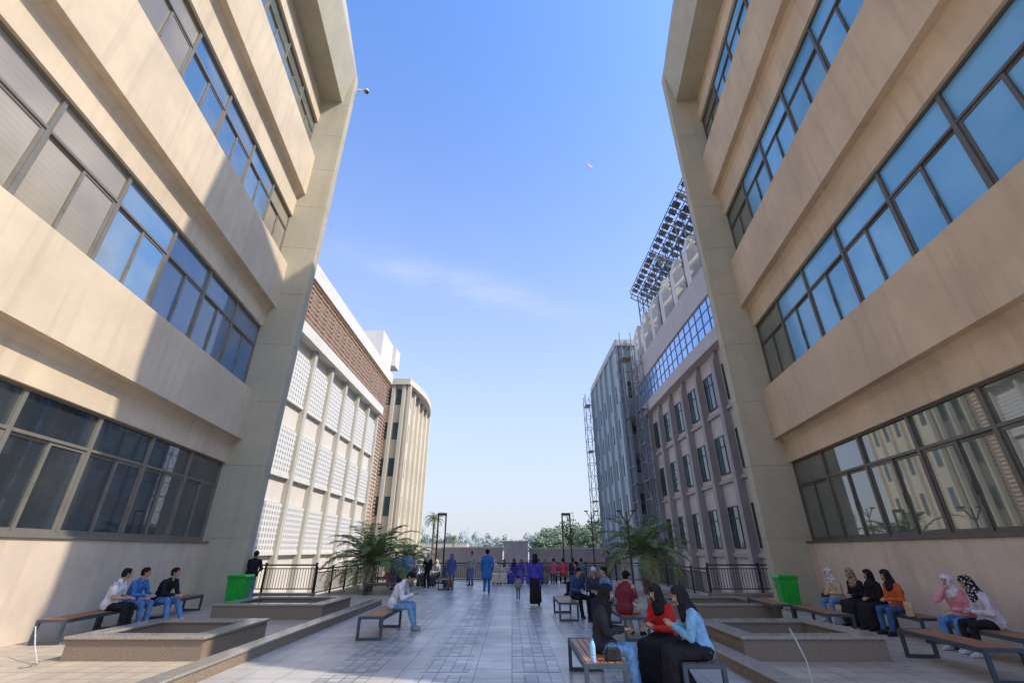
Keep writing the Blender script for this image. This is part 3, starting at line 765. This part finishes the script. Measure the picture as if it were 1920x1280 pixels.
# ------------------------------------------------------------------ people
bm_ = bmesh.new(); bmesh.ops.create_icosphere(bm_, subdivisions=2, radius=1); ICO = [v.co.copy() for v in bm_.verts]; bm_.free()
class Hulls:
    def __init__(s): s.v = []; s.f = []; s.m = []
    def add(s, sph, m):
        bm = bmesh.new()
        for c, r in sph:
            c = Vector(c)
            for d in ICO: bm.verts.new(c+d*r)
        res = bmesh.ops.convex_hull(bm, input=bm.verts)
        dead = [e for e in set(res["geom_interior"]) | set(res["geom_unused"]) if isinstance(e, bmesh.types.BMVert)]
        bmesh.ops.delete(bm, geom=dead, context='VERTS')
        bm.verts.index_update(); i = len(s.v)
        s.v += [v.co.copy() for v in bm.verts]
        for f in bm.faces: s.f.append([i+v.index for v in f.verts]); s.m.append(m)
        bm.free()
    def remesh(s, name, mats, vox, wob=0.0, cloth=(1, 2)):
        me = bpy.data.meshes.new("tmp"); me.from_pydata([tuple(v) for v in s.v], [], s.f)
        bm = bmesh.new(); bm.from_mesh(me); bmesh.ops.recalc_face_normals(bm, faces=bm.faces); bm.to_mesh(me); bm.free()
        o = bpy.data.objects.new("tmp", me); COL.objects.link(o)
        r = o.modifiers.new("r", 'REMESH'); r.mode = 'VOXEL'; r.voxel_size = vox
        sm = o.modifiers.new("s", 'SMOOTH'); sm.factor = .5; sm.iterations = 2
        dg = bpy.context.evaluated_depsgraph_get(); dg.update()
        out = bpy.data.meshes.new_from_object(o.evaluated_get(dg)); out.name = name
        bpy.data.objects.remove(o); bpy.data.meshes.remove(me)
        out.materials.clear()
        for m in mats: out.materials.append(m)
        bvh = BVHTree.FromPolygons(s.v, s.f)
        n = len(out.polygons)
        cen = [0.0]*(3*n); out.polygons.foreach_get("center", cen)
        mi = []
        for k in range(n):
            h = bvh.find_nearest(Vector(cen[3*k:3*k+3])); mi.append(s.m[h[2]] if h[2] is not None else 0)
        out.polygons.foreach_set("material_index", mi)
        if wob > 0:
            cs = {}
            for p, m in zip(out.polygons, mi):
                for vi in p.vertices: cs.setdefault(vi, set()).add(m)
            nv = len(out.vertices)
            cc = [0.0]*(3*nv); out.vertices.foreach_get("co", cc)
            nn_ = [0.0]*(3*nv); out.vertex_normals.foreach_get("vector", nn_)
            ck = set(cloth)
            for vi, st in cs.items():
                if not (st & ck): continue
                x, y, z = cc[3*vi:3*vi+3]
                q = Vector((x*11+3*noise.noise(Vector((x*4, y*4, z*4))), y*11, z*5))
                d = (1-abs(noise.noise(q))*2.6)*.9+.45*noise.noise(Vector((x*34, y*34, z*26)))
                d *= wob*(.35 if (0 in st) else 1)
                for a in range(3): cc[3*vi+a] += nn_[3*vi+a]*d
            out.vertices.foreach_set("co", cc)
        out.polygons.foreach_set("use_smooth", [True]*n)
        out.update()
        return out

def ik(a, t, l1, l2, pole):
    a = Vector(a); t = Vector(t); d = t-a; L_ = min(d.length, (l1+l2)*.995); d.normalize()
    x = (l1*l1-l2*l2+L_*L_)/(2*L_); h = sqrt(max(0, l1*l1-x*x))
    pv = Vector(pole); pv = (pv-d*pv.dot(d)).normalized()
    return a+d*x+pv*h, a+d*L_

def hand(H, wrist, fdir, palm_n, side_v, m, curl=.5):
    f = fdir.normalized(); s = side_v-f*side_v.dot(f); s.normalize(); n = palm_n-f*palm_n.dot(f)-s*palm_n.dot(s)
    n = n.normalized() if n.length > 1e-4 else f.cross(s)
    pe = wrist+f*.085
    H.add([(wrist, .022), (wrist+s*.02+f*.03, .016), (pe+s*.032, .013), (pe-s*.032, .013), (wrist-s*.02+f*.03, .016)], m)
    for k, ln in enumerate((.068, .078, .072, .056)):
        b = pe+s*(.036-.024*k); c1 = f*cos(curl*.6)+n*sin(curl*.6)+s*(.1-.065*k); c2 = f*cos(curl*1.8)+n*sin(curl*1.8)+s*(.1-.065*k)
        k1 = b+c1*ln*.5; k2 = k1+c2*ln*.5
        H.add([(b-f*.01, .0105), (k1, .0095)], m); H.add([(k1, .0095), (k2, .008)], m)
    tb = wrist+f*.035+s*.026; t1 = tb+(f*.6+s*.75).normalized()*.035; t2 = t1+(f*.85+s*.25+n*.3).normalized()*.03
    H.add([(tb, .013), (t1, .011)], m); H.add([(t1, .011), (t2, .0095)], m)

def person(label, x, y, face, sit=False, h=1.72, top=(.1, .1, .1), bot=(.05, .05, .06), shoe=(.03, .03, .03), scarf=None, hair=(.015, .012, .01),
           lean=0.05, yaw=0, pitch=0, hands=None, skirt=False, stride=0, vox=.012, z0=0, fem=False, short=False, toppat=None, scarfpat=None,
           legs=None, roll=0, longtop=False, group=None, cap=None):
    s = h/1.72
    sw = .165 if fem else .185
    H = Hulls(); K, T, B, S, E, LP = 0, 1, 2, 3, 4, 5
    V = Vector
    P = V((0, 0, .565/s if sit else .93))
    sd = V((sin(roll), sin(lean), cos(lean))).normalized(); fw = V((0, cos(lean), -sin(lean)))
    sdl = V((sin(roll), sin(lean*.75), cos(lean*.75))).normalized(); sdu = V((sin(roll), sin(lean*1.35), cos(lean*1.35))).normalized()
    waist = P+sdl*.15; chest = P+sdl*.34; neck = chest+sdu*.155; R = V((1, 0, 0))
    j = .012
    H.add([(P+R*.075, .115), (P-R*.075, .115), (waist+R*.055, .105), (waist-R*.055, .105)], T if (longtop or not skirt) else B)
    H.add([(waist+R*.06, .102+j), (waist-R*.06, .102+j), (chest+R*.085, .104+j), (chest-R*.085, .104+j)], T)
    if fem: H.add([(chest+R*.07+fw*.055-sd*.03, .07), (chest-R*.07+fw*.055-sd*.03, .07), (waist, .09)], T)
    H.add([(chest+R*.085, .10+j), (chest-R*.085, .10+j), (neck+R*(sw-.055)-sd*.045, .058), (neck-R*(sw-.055)-sd*.045, .058), (neck-fw*.01-sd*.01, .055)], T)
    if not skirt or longtop: H.add([(P+R*.085+sdl*.04, .122), (P-R*.085+sdl*.04, .122), (P+R*.085, .122), (P-R*.085, .122)], T)
    H.add([(neck+R*.03-fw*.02+sd*.01, .052), (neck-R*.03-fw*.02+sd*.01, .052)], T)
    hy = V((sin(radians(yaw)), cos(radians(yaw)), 0)); pr = radians(pitch)+lean*.4
    hf = (hy*cos(pr)-V((0, 0, 1))*sin(pr)).normalized(); hu = (hy*sin(pr)+V((0, 0, 1))*cos(pr)).normalized(); hr = hf.cross(hu).normalized()
    hc = neck+sdu*.045+hu*.13+hf*.02
    H.add([(neck-sd*.02, .052), (hc-hu*.07-hf*.015, .05)], K)
    H.add([(hc-hf*.022+hu*.025, .084), (hc+hf*.018+hu*.02, .074), (hc+hf*.038-hu*.045, .048), (hc+hf*.055-hu*.083, .025)], K)
    H.add([(hc+hf*.084+hu*.015, .008), (hc+hf*.110-hu*.022, .0115), (hc+hf*.085-hu*.03, .013)], K)
    for q in (1, -1):
        H.add([(hc+hf*.079+hr*q*.031+hu*.012, .008), (hc+hf*.078+hr*q*.037+hu*.012, .0075)], E)
        H.add([(hc+hf*.084+hr*q*.020+hu*.034, .005), (hc+hf*.076+hr*q*.047+hu*.034, .005)], E)
        if not scarf: H.add([(hc+hr*q*.086-hf*.008, .014), (hc+hr*q*.082-hf*.004-hu*.03, .009)], K)
    H.add([(hc+hf*.083+hr*.018-hu*.054, .006), (hc+hf*.083-hr*.018-hu*.054, .006), (hc+hf*.089-hu*.054, .0065)], LP)
    hipz = P-V((0, 0, .03)); knees = []; feet = []
    for q in (1, -1):
        hp = hipz+R*q*.09
        if sit: ft = V((q*.13, .46, .085)); pole = (q*.15, .6, 1)
        else: ft = V((q*.095, stride*q, .085+(.06 if (stride and q < 0) else 0))); pole = (0, 1, 0)
        if legs: ft = V(legs[0 if q == 1 else 1])
        kn, an = ik(hp, ft, .43, .42, pole); knees.append(kn); feet.append(an)
        H.add([(hp, .092), (hp.lerp(kn, .5), .080), (kn, .062)], B)
        H.add([(kn, .062), (kn.lerp(an, .35)-V((0, .012, 0)), .06), (an+V((0, 0, .03)), .052)], B)
        H.add([(an-V((0, .035, .045)), .036), (an+V((q*.01, .07, -.05)), .036), (an+V((q*.02, .15, -.06)), .026), (an+V((0, 0, -.0)), .04)], S)
    if skirt:
        if sit:
            H.add([(P+R*.1, .12), (P-R*.1, .12), (knees[0]+V((.01, 0, 0)), .085), (knees[1], .085)], B)
            H.add([(knees[0], .085), (knees[1], .085), (feet[0]+V((.05, -.02, .04)), .09), (feet[1]+V((-.05, -.02, .04)), .09), ((0, .22, .16), .08)], B)
        else:
            H.add([(P+R*.08, .125), (P-R*.08, .125), (V((.13, .06+abs(stride), .14)), .07), (V((-.13, .06, .14)), .07), (V((.13, -.08, .14)), .07), (V((-.13, -.08-abs(stride), .14)), .07)], B)
    if longtop:
        if sit: H.add([(P+R*.09, .127), (P-R*.09, .127), (P.lerp(knees[0], .3), .108), (P.lerp(knees[1], .3), .108)], T)
        else: H.add([(P+R*.07, .13), (P-R*.07, .13), (P+R*.1-V((0, 0, .28)), .13), (P-R*.1-V((0, 0, .28)), .13)], T)
    for qi, q in enumerate((1, -1)):
        sh = neck+R*q*(sw-.005)-sd*.055
        if hands and hands[qi] is not None: ht = V(hands[qi])
        elif sit: ht = V((q*.07, .30, .70))
        else: ht = sh+V((q*.06, .05-stride*q*.6, -.51))
        el, wr = ik(sh, ht, .285, .25, (q*.7, -.6, -.6))
        H.add([(sh, .062+j*.5), (sh.lerp(el, .5), .056), (el, .048 if not short else .04)], T if not short else K)
        if short: H.add([(el-(el-sh)*.3, .058), (sh, .068)], T)
        H.add([(el, .048 if not short else .038), (el.lerp(wr, .4), .046 if not short else .037), (wr, .036 if not short else .026)], K if short else T)
        fd = (wr-el).normalized(); pn = V((-q*.4, 0, -1)) if abs(fd.z) < .8 else V((-q, 0, 0)); sv = V((-q, 0, 0)) if abs(fd.z) < .8 else V((0, 1, 0))
        hand(H, wr+fd*.012, fd, pn, sv, K, .55)
    mats = [SKIN, fabric(top, toppat), fabric(bot), fabric(shoe), DARKHOLE, LIP]
    body = H.remesh("person_body", mats, vox, wob=.009)
    r = bpy.data.objects.new("person", body); COL.objects.link(r)
    r.location = (x, y, z0); r.rotation_euler = (0, 0, radians(face-90)); r.scale = (s, s, s)
    r["label"] = label; r["category"] = "person"
    if group: r["group"] = group
    A = Hulls()
    if scarf:
        A.add([(hc-hf*.028+hu*.03, .095), (hc+hf*.012+hu*.052, .076), (hc-hf*.04-hu*.04, .09)], 1)
        for q in (1, -1): A.add([(hc+hr*q*.068+hf*.028+hu*.02, .024), (hc+hr*q*.05+hf*.045-hu*.075, .028), (hc-hf*.02-hu*.02, .085), (hc+hr*q*.04+hf*.03+hu*.075, .026)], 1)
        A.add([(hc+hf*.04-hu*.125, .035), (hc-hf*.04-hu*.07, .085), (neck+R*.05, .075), (neck-R*.05, .075), (neck+fw*.04, .065)], 1)
        A.add([(neck+fw*.055+sd*.02, .062), (chest+sd*.04+fw*.10+R*.03, .045), (chest+sd*.08+fw*.09-R*.07, .05), (neck+R*.09-sd*.02, .06), (neck-R*.09-sd*.02, .06), (neck+sd*.03, .07)], 1)
        A.add([(neck-fw*.04+sd*.03, .07), (chest+sd*.09-fw*.075, .04), (neck+R*.09-sd*.02-fw*.01, .058), (neck-R*.09-sd*.02-fw*.01, .058)], 1)
        A.add([(hc-hf*.055-hu*.03, .07), (neck-fw*.045, .07)], 1)
        o = bpy.data.objects.new("headscarf", A.remesh("headscarf", [fabric(scarf, scarfpat)]*2, max(vox, .010), wob=.007))
    elif cap:
        A.add([(hc-hf*.02+hu*.05, .09), (hc+hf*.015+hu*.05, .084)], 1); A.add([(hc+hf*.08+hu*.055, .04), (hc+hf*.14+hu*.045+hr*.03, .012), (hc+hf*.14+hu*.045-hr*.03, .012)], 1)
        o = bpy.data.objects.new("cap", A.remesh("cap", [fabric(cap)]*2, .011))
    else:
        A.add([(hc-hf*.034+hu*.036, .088), (hc+hf*.006+hu*.058, .071), (hc-hf*.05-hu*.02, .066)], 1)
        for q in (1, -1): A.add([(hc+hr*q*.045+hf*.0+hu*.04, .05), (hc-hf*.03, .07)], 1)
        o = bpy.data.objects.new("hair", A.remesh("hair", [fabric(hair)]*2, .011, wob=.005))
    COL.objects.link(o); o.parent = r
    return r

BK = (.022, .02, .024)
F = .0075
person("seated man in white t-shirt and black trousers on bench", -10.0, 12.7, 15, True, 1.82, (.75, .72, .74), BK, (.5, .5, .5), short=True, lean=.25, yaw=-45, pitch=5, hands=[(.14, .36, .68), (-.12, .34, .68)], vox=.009)
person("seated man in blue shirt and jeans on bench", -10.1, 13.5, 0, True, 1.82, (.06, .17, .42), (.12, .23, .42), (.05, .05, .05), lean=.3, yaw=-25, hands=[(.1, .42, .68), (-.12, .42, .68)], vox=.009)
person("seated man in black jacket and jeans leaning forward", -9.9, 14.3, -8, True, 1.86, BK, (.12, .26, .52), (.6, .6, .6), lean=.5, yaw=-20, pitch=-10, hands=[(.1, .5, .62), (-.05, .5, .62)], legs=[(.16, .5, .085), (-.16, .62, .085)], vox=.009)
person("seated man in white shirt and light jeans bowing forward", -3.0, 13.0, -5, True, 1.86, (.70, .69, .72), (.18, .36, .55), (.35, .3, .27), lean=.5, pitch=35, hands=[(.1, .45, .72), (-.1, .42, .72)], legs=[(.1, .55, .085), (-.12, .48, .085)], vox=.009)
person("standing person in black jacket and jeans by railing", -9.85, 18.9, 100, False, 1.78, BK, (.16, .27, .42), hands=[(.16, .25, 1.05), (-.16, .25, 1.05)], vox=.011)
person("seated woman in black headscarf, dark jacket and jeans", 1.30, 7.75, -18, True, 1.72, (.035, .033, .038), (.20, .36, .56), (.6, .6, .6), scarf=(.018, .017, .02), fem=True, lean=.16, pitch=12, vox=F, longtop=True, hands=[(.1, .34, .76), (-.08, .32, .74)])
person("seated woman in red jacket, black headscarf and skirt", 2.42, 8.15, 215, True, 1.70, (.55, .035, .03), BK, BK, scarf=BK, fem=True, lean=.26, pitch=12, yaw=6, skirt=True, vox=F, longtop=True, hands=[(.05, .36, .78), (-.05, .36, .74)])
person("seated woman in denim jacket, black headscarf and skirt", 2.62, 7.3, 176, True, 1.78, (.20, .40, .60), BK, BK, scarf=BK, fem=True, lean=.30, pitch=14, yaw=-12, skirt=True, vox=F, longtop=True, hands=[(.05, .33, .80), (-.05, .34, .82)])
person("seated man in maroon t-shirt and beige trousers", 2.62, 11.95, 50, True, 1.80, (.18, .028, .04), (.52, .42, .33), short=True, lean=.3, pitch=15, vox=.010)
person("seated man in blue patterned shirt on bench", 2.75, 14.4, 200, True, 1.76, (.07, .2, .4), (.03, .04, .07), lean=.2, toppat=(.35, .45, .55), vox=.012)
person("seated person in dark clothes and white cap on bench", 2.55, 15.4, 250, True, 1.72, (.05, .06, .09), BK, cap=(.5, .5, .52), lean=.3, vox=.012)
person("seated person in navy top looking down on bench", 1.95, 15.6, 300, True, 1.7, (.05, .08, .18), BK, lean=.3, pitch=15, vox=.014)
person("seated woman in cream jacket, jeans and white headscarf", 9.25, 14.4, 190, True, 1.74, (.60, .45, .32), (.14, .26, .45), (.5, .5, .5), scarf=(.66, .64, .62), fem=True, lean=.22, yaw=20, scarfpat=(.15, .12, .12), longtop=True, vox=.010)
person("seated woman in black coat and brown patterned headscarf", 9.35, 13.6, 185, True, 1.76, BK, BK, scarf=(.25, .14, .09), scarfpat=(.5, .38, .26), fem=True, lean=.25, yaw=15, skirt=True, vox=.010)
person("seated woman all in black on bench", 9.35, 13.0, 185, True, 1.72, BK, BK, scarf=BK, fem=True, lean=.15, yaw=10, skirt=True, vox=.010)
person("seated woman in orange sweater, jeans and black headscarf", 9.3, 12.25, 180, True, 1.80, (.60, .13, .045), (.06, .12, .26), scarf=BK, fem=True, lean=.2, yaw=0, pitch=10, longtop=True, vox=.010)
person("seated woman in pink hoodie, jeans and white headscarf", 9.2, 10.5, 190, True, 1.74, (.78, .30, .37), (.12, .26, .5), (.5, .5, .5), scarf=(.7, .65, .7), fem=True, lean=.22, yaw=-5, vox=.009, hands=[(.05, .25, 1.05), None])
person("seated woman in lilac sweater and black patterned headscarf", 9.15, 9.85, 165, True, 1.80, (.63, .57, .66), BK, (.6, .6, .6), scarf=BK, scarfpat=(.5, .5, .5), fem=True, lean=.3, pitch=12, vox=.009, longtop=True)
person("walking man in long blue outfit seen from behind", -1.16, 23.1, 92, False, 1.84, (.04, .16, .46), (.04, .16, .46), stride=.12, longtop=True, vox=.014)
person("walking woman in blue top and long black skirt", .85, 18.3, 80, False, 1.68, (.07, .07, .42), BK, scarf=BK, fem=True, skirt=True, stride=.1, vox=.012, longtop=True)
person("small child in grey clothes walking beside a woman", .25, 20.4, 95, False, .86, (.28, .26, .25), (.2, .2, .2), hair=(.03, .02, .015), stride=.1, vox=.02)
person("standing woman in black with pale patterned headscarf", -4.5, 26.6, 250, False, 1.66, BK, BK, scarf=(.6, .55, .5), scarfpat=(.1, .1, .1), fem=True, vox=.016, hands=[(.1, .25, 1.1), None])
person("standing person in blue and brown layered clothes", -3.05, 25.0, 260, False, 1.64, (.08, .12, .3), (.28, .19, .14), scarf=(.08, .12, .3), fem=True, vox=.016, longtop=True)
person("standing man in blue checked shirt and jeans", -5.5, 26.0, 280, False, 1.80, (.18, .32, .58), (.14, .27, .45), toppat=(.6, .65, .7), vox=.016)
person("standing person in light blue checked jacket", -5.95, 25.4, 250, False, 1.74, (.42, .5, .62), (.16, .24, .38), toppat=(.15, .2, .4), vox=.016)
person("standing man in grey sweater and jeans", -2.3, 28.2, 240, False, 1.74, (.35, .35, .37), (.12, .2, .36), vox=.018)
row = [(-6.9, 27.9, (.6, .2, .2), (.6, .55, .5)), (-6.2, 27.9, (.10, .09, .1), (.1, .1, .1)), (-5.4, 28.0, (.35, .3, .5), (.7, .66, .6)), (-4.9, 28.0, (.68, .64, .6), (.06, .05, .05)), (-4.2, 28.0, (.6, .55, .5), (.6, .55, .5)), (-3.7, 28.0, (.1, .1, .12), (.3, .2, .15)),
       (-1.0, 29.7, (.68, .56, .44), (.6, .55, .5)), (-.45, 29.7, (.62, .56, .5), (.12, .1, .1)), (.15, 29.7, (.08, .07, .35), BK), (.6, 29.7, (.13, .1, .42), (.1, .08, .35)), (1.1, 29.7, (.12, .1, .5), (.15, .12, .5)), (1.6, 29.7, (.05, .05, .07), BK), (2.0, 29.7, (.2, .16, .16), (.3, .2, .14))]
for k, (x, y, c, sc) in enumerate(row):
    person("seated woman in pale clothes on a far bench" if c[0] > .5 else "seated woman in dark clothes on a far bench", x, y, 270+random.uniform(-35, 35), True, 1.66, c, c if k not in (3, 4) else (.1, .1, .1), scarf=sc, fem=True, skirt=True, vox=.018, lean=.1+.15*random.random(), group="people seated at the far benches")
for k, (x, c) in enumerate([(3.05, (.55, .08, .10)), (3.65, (.04, .04, .05)), (4.15, (.14, .17, .22)), (2.5, (.5, .12, .18))]):
    person("person in red seated with back to the plaza" if c[0] > .3 else "person in dark jacket seated with back to the plaza", x, 29.5, 90, True, 1.76, c, BK, hair=(.02, .015, .012), vox=.018, lean=.2, group="people seated at the far benches")
person("standing man in dark jacket beside the far lamp", 5.6, 28.6, 200, False, 1.74, (.07, .08, .12), BK, vox=.018)
person("seated person in dark blue on side bench", 2.9, 22.3, 170, True, 1.68, (.06, .09, .22), BK, vox=.016)

# ------------------------------------------------------------------ small things
def bag(x, y, z, rz, c, lab, s=1):
    r = empty("handbag", (x, y, z), rz, lab, "bag"); r.scale = (s, s, s)
    b = MB(); b.prism([(-.15, 0), (.15, 0), (.13, .17), (.10, .2), (-.10, .2), (-.13, .17)], -.055, .055); b.obj("bag_body", [fabric(c)], r, bevel=.02)
    b = MB(); pr = None
    for k in range(13):
        a = pi*k/12; q = (cos(a)*.1, 0, .18+sin(a)*.13)
        if pr: b.beam(pr, q, .014, seg=6)
        pr = q
    b.obj("handle", [fabric(c)], r)
bag(1.36, 7.18, .46, .15, (.03, .03, .034), "black leather handbag standing on a bench", .75)
bag(9.0, 11.65, .46, .9, (.55, .38, .22), "beige handbag on a bench beside a woman", 1.4)
bag(9.25, 15.0, .46, .5, (.08, .05, .04), "dark brown handbag on a bench")
bag(8.75, 14.0, 0, .3, (.5, .5, .55), "pale blue grey bag on the paving", 1.2)
r = empty("water_bottle", (1.08, 7.12, .46), 0, "clear blue plastic water bottle on a bench", "bottle")
b = MB()
prof = [(.036, 0), (.038, .06), (.033, .07), (.038, .08), (.038, .18), (.022, .23), (.015, .24)]
for (r0, z0), (r1, z1) in zip(prof[:-1], prof[1:]): b.beam((0, 0, z0), (0, 0, z1), r0*2, seg=16, w2=r1*2)
b.obj("bottle_body", [glassy("bottle_plastic", (.22, .42, .62), .1, (.3, .5, .68))], r)
b = MB(); b.beam((0, 0, .24), (0, 0, .265), .034, seg=16); b.obj("bottle_cap", [surf("blue_cap", (.05, .2, .6))], r)
def tube(pts, w_, nm, lab, cat, mat):
    r = empty(nm, pts[0], 0, lab, cat); b = MB(); o0 = Vector(pts[0])
    for a, c in zip(pts[:-1], pts[1:]): b.beam(Vector(a)-o0, Vector(c)-o0, w_, seg=8)
    b.obj("pipe_length", [mat], r)
CONDUIT = surf("grey_white_conduit", (.55, .54, .52), .5, .15, 6, bump=.02)
tube([(-8.2, 9.3, 0), (-8.55, 9.5, .24), (-8.95, 9.8, .5)], .022, "plastic_conduit", "white plastic conduit leaning up from the paving", "pipe", CONDUIT)
tube([(4.4, 8.0, 0), (4.42, 8.05, .3), (4.36, 8.1, .55), (4.3, 8.1, .7)], .022, "plastic_conduit", "bent white plastic conduit sticking up from paving", "pipe", CONDUIT)
for k, c in enumerate([(.10, .16, .09), (.5, .5, .48), (.35, .3, .15)]):
    tube([(-8.2, 9.3, .02), (-8.3+.1*k, 9.2, .05+.02*k), (-8.15-.06*k, 9.15-.05*k, .02), (-8.25, 9.0+.05*k, .012)], .009, "loose_cable", "thin loose cable lying on the paving", "cable", surf("cable%d" % k, c))
r = empty("security_camera", (-9.75, 18.9, 28.4), 0, "white dome security camera on the fin edge", "security camera")
b = MB(); b.box(-.2, 0.05, -.05, .05, .1, .2); b.beam((.05, 0, .15), (.35, 0, .2), .07, seg=8); b.obj("bracket", [WHITEP], r)
bm = bmesh.new(); bmesh.ops.create_uvsphere(bm, u_segments=20, v_segments=12, radius=.17)
for v in bm.verts:
    if v.co.z > 0: v.co.z *= 1.2
me = bpy.data.meshes.new("camera_dome"); bm.to_mesh(me); bm.free(); me.materials.append(WHITEP); me.materials.append(G_DARK)
for p_ in me.polygons: p_.use_smooth = True; p_.material_index = 1 if p_.center.z < -.02 else 0
put("camera_dome", me, r, (.4, 0, .02))
r = empty("kite", (10.4, 44, 48.8), .4, "small red and white kite flying high", "kite")
b = MB(); b.quad((-.5, 0, .1), (0, .1, .45), (.1, 0, .0), (-.1, -.1, -.3)); b.quad((.1, 0, 0), (0, .1, .45), (.65, .1, -.05), (.3, -.05, -.25), 1)
b.obj("kite_sail", [surf("kite_red", (.7, .08, .08)), surf("kite_pink", (.75, .5, .5))], r, recalc=False)
b = MB(); b.beam((.1, 0, -.2), (.4, 0, -.9), .03); b.obj("kite_tail", [surf("kite_red", (.7, .08, .08))], r)
